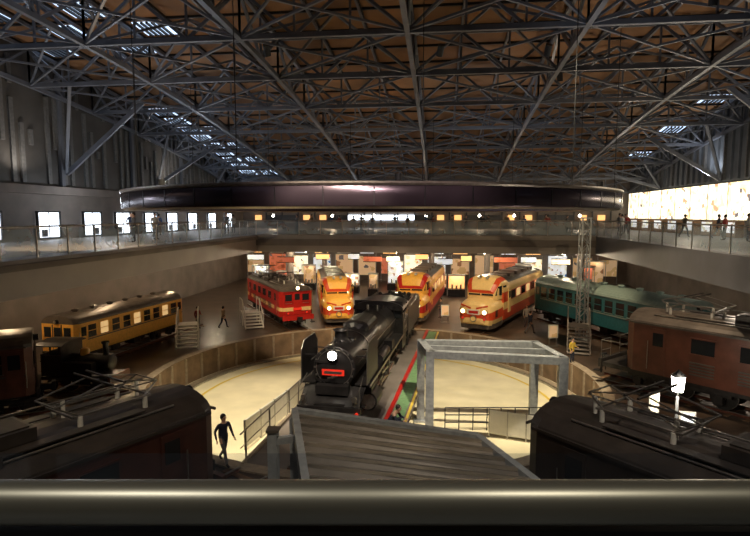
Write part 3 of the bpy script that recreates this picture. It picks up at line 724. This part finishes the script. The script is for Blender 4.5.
for a in ((10.6,31.6,.1,.6,.8,'exhibit'),(9.15,17.2,.1,.35,1.5,'poster'),(10.4,17.4,-.3,.5,.8,'poster_cool'),(.6,38.9,0,.7,.9,'exhibit'),(5.1,38.8,.1,.6,.8,'exhibit')): panel(*a)
def light(kind,loc,e,col=(1,.8,.55),target=None,size=60,blend=.6,rad=.12,name=None):
    l=bpy.data.lights.new('lt',kind); l.energy=e; l.color=col
    l.shadow_soft_size=rad
    if kind=='SPOT': l.spot_size=math.radians(size); l.spot_blend=blend
    o=bpy.data.objects.new(name or kind.lower()+'_light',l); scene.collection.objects.link(o); o.location=loc
    if target is not None: o.rotation_euler=(Vector(target)-Vector(loc)).to_track_quat('-Z','Y').to_euler()
    return o
mb=MB(); mb.cyl((0,0,0),(0,0,.3),.14,'darkmetal',r2=.08); mb.cyl((0,0,.3),(0,0,2.1),.05,'frame'); mb.rev([(2.1,.06),(2.12,.15),(2.62,.2),(2.64,.24),(2.8,.05),(2.85,.01)],(0,0,0),(0,0,1),'darkmetal',12)
mb.rev([(2.13,.16),(2.61,.205)],(0,0,0),(0,0,1),'lamp',12); mb.obj('street_lamp',G(9.8,17)); light('POINT',G(9.75,16.6,2.4),230,(1,.9,.72),rad=.15)
def downlight(x,y,z,e,col=(1,.82,.6),k='lamp',r=.14,real=True):
    mb=MB(); mb.cyl((0,0,-.14),(0,0,0),r,'darkmetal',n=14); mb.cyl((0,0,-.15),(0,0,-.14),r*.85,k,n=14); mb.sph((0,0,-.17),r*.6,k,10,6); mb.obj('ceiling_light',(x,y,z-.01))
    if real: light('POINT',(x,y,z-.35),e,col,rad=.1)
for x in (-19,-11,-3.5,3.5,9.5):
    for y in (43.5,54): downlight(x,y,5.0,280,(1,.80,.54))
for x in (-14.5,-8,-6,0,1.5,6.5,8): downlight(x,49,5.0,0,r=.2,real=False)
for y in (22,30,38): downlight(-19.5,y,5.0,190,(1,.70,.40))
for y in (21,31): downlight(16,y,5.0,230,(1,.80,.6))
for x in (-18,-11.5,-7,-1.5,4,7.5,14):
    mb=MB(); mb.cyl((0,0,0),(0,0,1.6),.02,'darkmetal',n=6); mb.rev([(0,.2),(-.15,.1)],(0,0,0),(0,0,1),'darkmetal',12); mb.sph((0,0,-.1),.15,'lamp'); 
    mb.box(0,0,1.6,.3,.3,.06,'darkmetal'); mb.beam((0,0,1.6),(0,YN-57,1.6),.06,.06,'darkmetal'); mb.obj('pendant_lamp',(x,57,7.85)); light('POINT',(x,57,7.4),110,(1,.75,.5))
for y in (20,32,46): light('POINT',(XL+3,y,8.7),200,(.85,.92,1),rad=.3)
for y in (26,40,52): light('POINT',(XR-4,y,8.9),240,(1,.85,.65),rad=.3)
def spot(L,D,z,tL,tD,tz,e,col,size):
    p=G(L,D,z); t=G(tL,tD,tz); d=(t-p).normalized()
    mb=MB(); mb.cyl((0,0,0),tuple(-d*.5),.16,'darkmetal',n=12); mb.beam(tuple(-d*.25),(-d.x*.25,-d.y*.25,zr(p.y)-2.3-z),.05,.05,'darkmetal'); mb.obj('spotlight_fixture',p)
    light('SPOT',p+d*.1,e,col,t,size,.7,.15)
WM=(1,.76,.45)
spot(-6,18,15.5,-5.5,24,-1.4,15500,(1,.86,.60),46); spot(6,18,15.5,5.5,26,-1.4,15500,(1,.86,.60),48); spot(-2,10,15.5,-1,20,2,8500,(1,.86,.66),28)
spot(-5,26,15.2,-4.3,36.5,1,8000,WM,30); spot(3,26,15.2,1,37.5,1.5,8000,WM,34); spot(8,26,15.2,7.2,36,1.5,6500,WM,26)
spot(-14,20,15.2,-14.5,29,1,5200,WM,40); spot(12,20,15.2,13,24,2,5600,(1,.76,.5),42); spot(10,30,15,12.5,33,1,4200,WM,38)
spot(-5,4,15.6,-7,11,3,2300,(1,.82,.6),50); spot(5,4,15.6,6.8,10,3,2900,(1,.86,.7),50)
spot(0,2,15.6,.5,8,4,3000,(1,.84,.62),32); spot(2.5,-2,15.6,0,.7,7.4,850,(1,.9,.7),60); spot(-3.5,-2,15.6,-2,.7,7.4,1000,(1,.92,.76),40)  # last two spots and their fixtures are added to brighten the handrail
spot(0,6,15.4,0,17,8.4,4200,(1,.8,.75),40); spot(-12,14,15,-11,27,8.4,2600,WM,40); spot(11,14,15,10,27,8.4,2600,WM,40)  # added spots with fixtures, washing the suspended ring with light
for k in range(8):
    t=2*math.pi*(k+.25)/8; p=RC+Vector(((RR-.3)*math.cos(t),(RR-.3)*math.sin(t),8.96))
    mb=MB(); mb.cyl((0,0,-.12),(0,0,.1),.12,'darkmetal',n=10); mb.obj('added_roof_uplight',p)  # uplights added on top of the ring to give the roof a glow
    light('SPOT',p+Vector((0,0,.2)),480,(.85,.90,1) if k%2 else (1,.76,.52),p+Vector((math.cos(t)*2.5,math.sin(t)*2.5,8)),130,.8,.12)
for y in (12,28,44): light('SPOT',(XL+1.2,y,9.8),330,(1,.88,.75),(XL+.8,y+1,15),130,.8,.1); light('SPOT',(XR-1.2,y,10.5),600,(.92,.95,1),(XR-.8,y+1,15),130,.8,.1)
# ---------------------------------------------------------------- near balcony & handrail
mb=MB(); mb.box(0,-1.3,5.95,18,5.1,.5,'fascia_dark'); mb.obj('balcony',(0,0,0),A)
mb=MB(); zp=7.40
mb.cyl((-8.5,.72,zp),(8.5,.72,zp),.0300,'rail_pipe',n=40)
mb.box(0,.73,zp-.052,17,.05,.035,'darkmetal'); mb.box(0,.704,zp-.046,17,.004,.006,'steel')
for k in range(-4,5):
    x=k*2.0+1.0; mb.box(x,.76,6.8,.05,.05,1.15,'darkmetal'); mb.box(x,.98,6.3,.05,.5,.04,'darkmetal')
mb.poly([(-8.5,1.16,6.25),(8.5,1.16,6.25),(8.5,1.16,7.27),(-8.5,1.16,7.27)],'glassdark')
mb.obj('balcony_handrail',(0,0,0),A)

# ---------------------------------------------------------------- people
def person_mesh(name,pose,top,pants,top2=None):
    if pose=='walk':
        J=dict(pel=(0,0,.93),sp=(0,-.01,1.12),ch=(0,-.03,1.30),nk=(0,-.03,1.46),hd=(0,-.045,1.58),ht=(0,-.04,1.66),
          sl=(-.19,-.03,1.39),el=(-.24,.12,1.13),wl=(-.23,.05,.90),sr=(.19,-.03,1.39),er=(.24,-.10,1.13),wr=(.22,-.26,.95),
          hl=(-.09,0,.90),kl=(-.10,-.20,.52),al=(-.10,-.28,.10),tl=(-.11,-.44,.05),hr=(.09,0,.90),kr=(.10,.08,.48),ar=(.10,.36,.16),tr=(.11,.26,.04))
    elif pose=='stand':
        J=dict(pel=(0,0,.95),sp=(0,0,1.13),ch=(0,0,1.31),nk=(0,0,1.47),hd=(0,-.015,1.59),ht=(0,-.01,1.67),
          sl=(-.19,0,1.40),el=(-.25,.03,1.13),wl=(-.24,-.06,.89),sr=(.19,0,1.40),er=(.25,-.02,1.13),wr=(.17,-.24,1.12),
          hl=(-.09,0,.92),kl=(-.11,-.02,.50),al=(-.12,.02,.09),tl=(-.13,-.15,.04),hr=(.09,0,.92),kr=(.11,-.03,.50),ar=(.13,.02,.09),tr=(.15,-.15,.04))
    else:
        J=dict(pel=(0,.12,.30),sp=(0,.05,.47),ch=(0,-.08,.62),nk=(0,-.17,.74),hd=(0,-.23,.85),ht=(0,-.23,.93),
          sl=(-.18,-.10,.70),el=(-.24,-.22,.48),wl=(-.12,-.42,.44),sr=(.18,-.10,.70),er=(.24,-.22,.48),wr=(.12,-.42,.46),
          hl=(-.09,.10,.29),kl=(-.15,-.30,.46),al=(-.13,-.04,.10),tl=(-.14,-.20,.04),hr=(.09,.10,.29),kr=(.15,-.28,.46),ar=(.13,-.02,.10),tr=(.14,-.19,.04))
    rad=dict(pel=.135,sp=.125,ch=.14,nk=.055,hd=.088,ht=.07,sl=.068,el=.046,wl=.032,sr=.068,er=.046,wr=.032,hl=.10,kl=.062,al=.042,tl=.035,hr=.10,kr=.062,ar=.042,tr=.035)
    names=list(J); V=[J[n] for n in names]; Rr=[(rad[n]*(1.15 if n in('pel','sp','ch') else 1),rad[n]*(.85 if n in('pel','sp','ch') else 1)) for n in names]; ix={n:i for i,n in enumerate(names)}
    E=[('pel','sp'),('sp','ch'),('ch','nk'),('nk','hd'),('hd','ht'),('ch','sl'),('sl','el'),('el','wl'),('ch','sr'),('sr','er'),('er','wr'),('pel','hl'),('hl','kl'),('kl','al'),('al','tl'),('pel','hr'),('hr','kr'),('kr','ar'),('ar','tr')]
    E=[(ix[a],ix[b]) for a,b in E]; roots=[0]
    for sd in ('l','r'):
        w=Vector(J['w'+sd]); d=(w-Vector(J['e'+sd])).normalized(); s=-1 if sd=='l' else 1
        side=Vector((0,-1,0)); side=(side-d*side.dot(d)).normalized(); nrm=d.cross(side)*s
        i0=len(V); V.append(tuple(w+d*.07)); Rr.append((.03,.02)); E.append((ix['w'+sd],i0))
        for f in range(4):
            ln=(.07,.08,.075,.06)[f]; b=w+d*.075+side*(.027-.018*f)
            pts=[b,b+d*ln*.5,b+d*ln*.8+nrm*-.012,b+d*ln+nrm*-.03]
            for q,pp in enumerate(pts):
                V.append(tuple(pp)); Rr.append((.009-.001*q*.7,)*2)
                if q: E.append((len(V)-2,len(V)-1))
                else: roots.append(len(V)-1)
        b=w+d*.03+side*.025
        for q,pp in enumerate([b,b+d*.03+side*.025,b+d*.06+side*.032]):
            V.append(tuple(pp)); Rr.append((.0105,.0105))
            if q: E.append((len(V)-2,len(V)-1))
            else: roots.append(len(V)-1)
    me=bpy.data.meshes.new('sk'); me.from_pydata([tuple(v) for v in V],E,[]); o=bpy.data.objects.new('sk',me); scene.collection.objects.link(o)
    md=o.modifiers.new('Skin','SKIN'); sv=me.skin_vertices[0].data
    for i,r in enumerate(Rr): sv[i].radius=r
    for r in roots: sv[r].use_root=True
    md.use_smooth_shade=True
    o.modifiers.new('S','SUBSURF').levels=1
    bpy.context.view_layer.update()
    ev=o.evaluated_get(bpy.context.evaluated_depsgraph_get()); m2=bpy.data.meshes.new_from_object(ev)
    hd=Vector(J['hd'])
    def seg(p,a,b):
        a=Vector(J[a]);b=Vector(J[b]);t=max(0,min(1,(p-a).dot(b-a)/(b-a).length_squared)); return (p-a.lerp(b,t)).length
    def fn(c):
        c=Vector(c)
        ds={}
        ds['skin']=min(seg(c,'nk','hd'),seg(c,'hd','ht'))-.03
        ds[top]=min(seg(c,'sp','ch')-.07,seg(c,'ch','nk')-.0,seg(c,'sl','el'),seg(c,'el','wl'),seg(c,'sr','er'),seg(c,'er','wr'),seg(c,'pel','sp')-.09)
        ds[pants]=min(seg(c,'hl','kl')-.02,seg(c,'kl','al'),seg(c,'hr','kr')-.02,seg(c,'kr','ar'),seg(c,'pel','hl')-.05,seg(c,'pel','hr')-.05)
        ds['c_shoe']=min(seg(c,'al','tl'),seg(c,'ar','tr'))-.005
        for sd in 'lr':
            w=Vector(J['w'+sd]); d=(w-Vector(J['e'+sd])).normalized()
            if (c-w).dot(d)>.005 and (c-w).length<.2: return 'skin'
        return min(ds,key=ds.get)
    mb=MB(); mb.addmesh(m2,fn)
    scene.collection.objects.unlink(o); bpy.data.objects.remove(o)
    h=hd+Vector((0,0,.01))
    mb.sph((h.x,h.y+.012,h.z),.098,'skin',14,10,(.86,.98,1.22))
    mb.sph((h.x,h.y+.03,h.z+.028),.104,'hair',14,10,(.92,.98,1.12))
    for s in (-1,1):
        mb.sph((h.x+s*.032,h.y-.078,h.z+.002),.011,'eye',8,6); mb.sph((h.x+s*.086,h.y+.01,h.z-.01),.02,'skin',8,6,(.5,.8,1.3))
        mb.box(h.x+s*.032,h.y-.083,h.z+.022,.03,.01,.006,'hair')
    mb.sph((h.x,h.y-.09,h.z-.02),.014,'skin',8,6,(.8,1.1,1.5)); mb.box(h.x,h.y-.083,h.z-.055,.04,.012,.009,'lip')
    return mb.mesh(name)
PM=[person_mesh('pm%d'%i,*a) for i,a in enumerate([('walk','c_navy','c_grey'),('stand','c_grey','c_navy'),('walk','c_khaki','c_navy'),('stand','c_offwhite','c_grey'),('crouch','c_navy','c_navy'),('stand','c_coatyel','c_navy'),('stand','c_coatred','c_grey'),('walk','c_blue','c_khaki')])]
def person(i,x,y,z,rz,sc=1.0): return link(PM[i],'person',(x,y,z),rz,sc)
def pg(i,L,D,z,rz,sc=1.0): p=G(L,D,z); person(i,p.x,p.y,z,rz+A,sc)
pg(0,-4.75,16.3,0,.9,.95); pg(4,.65,19.0,-.005,1.2,1.0); pg(5,10.4,27.9,0,.6,.8); pg(6,-12.2,36.6,0,1.0,.9); pg(1,-.7,40.4,0,.3,.9); pg(3,10.6,37.2,0,-.4,.9)
pg(7,-7.0,40.5,0,1.9,.9); pg(1,5.0,40.5,0,-1.2,.9); pg(2,-10.5,36.8,0,2.4,.9); pg(0,10.2,35.0,0,2.0,.9)
random.seed(11)
for i in range(20):
    person((1,2,7,6,2,1,0)[i%7],-12.8+i*1.2+R()*.7,YB+1.2+R()*9,ZF,R()*6,.84+.12*R())
for i in range(9): person((1,3,6,0,2)[i%5],XBR+1.5+R()*5,30+i*2.2,ZF,R()*6,.88+.1*R())
for i in range(6): person((1,3,0,7)[i%4],XBL-2-R()*5,28+i*3.1,ZF,R()*6,.88+.1*R())

# ---------------------------------------------------------------- world & camera
w=bpy.data.worlds.new('World'); scene.world=w; w.use_nodes=True
w.node_tree.nodes['Background'].inputs[0].default_value=(.35,.45,.6,1); w.node_tree.nodes['Background'].inputs[1].default_value=.3
cam=bpy.data.cameras.new('camera'); co=bpy.data.objects.new('camera',cam); scene.collection.objects.link(co); scene.camera=co
co.location=(0,0,7.8); co.rotation_euler=(math.radians(90-5.6),0,A); cam.lens=25.9; cam.sensor_width=36; cam.clip_start=.05; cam.clip_end=300
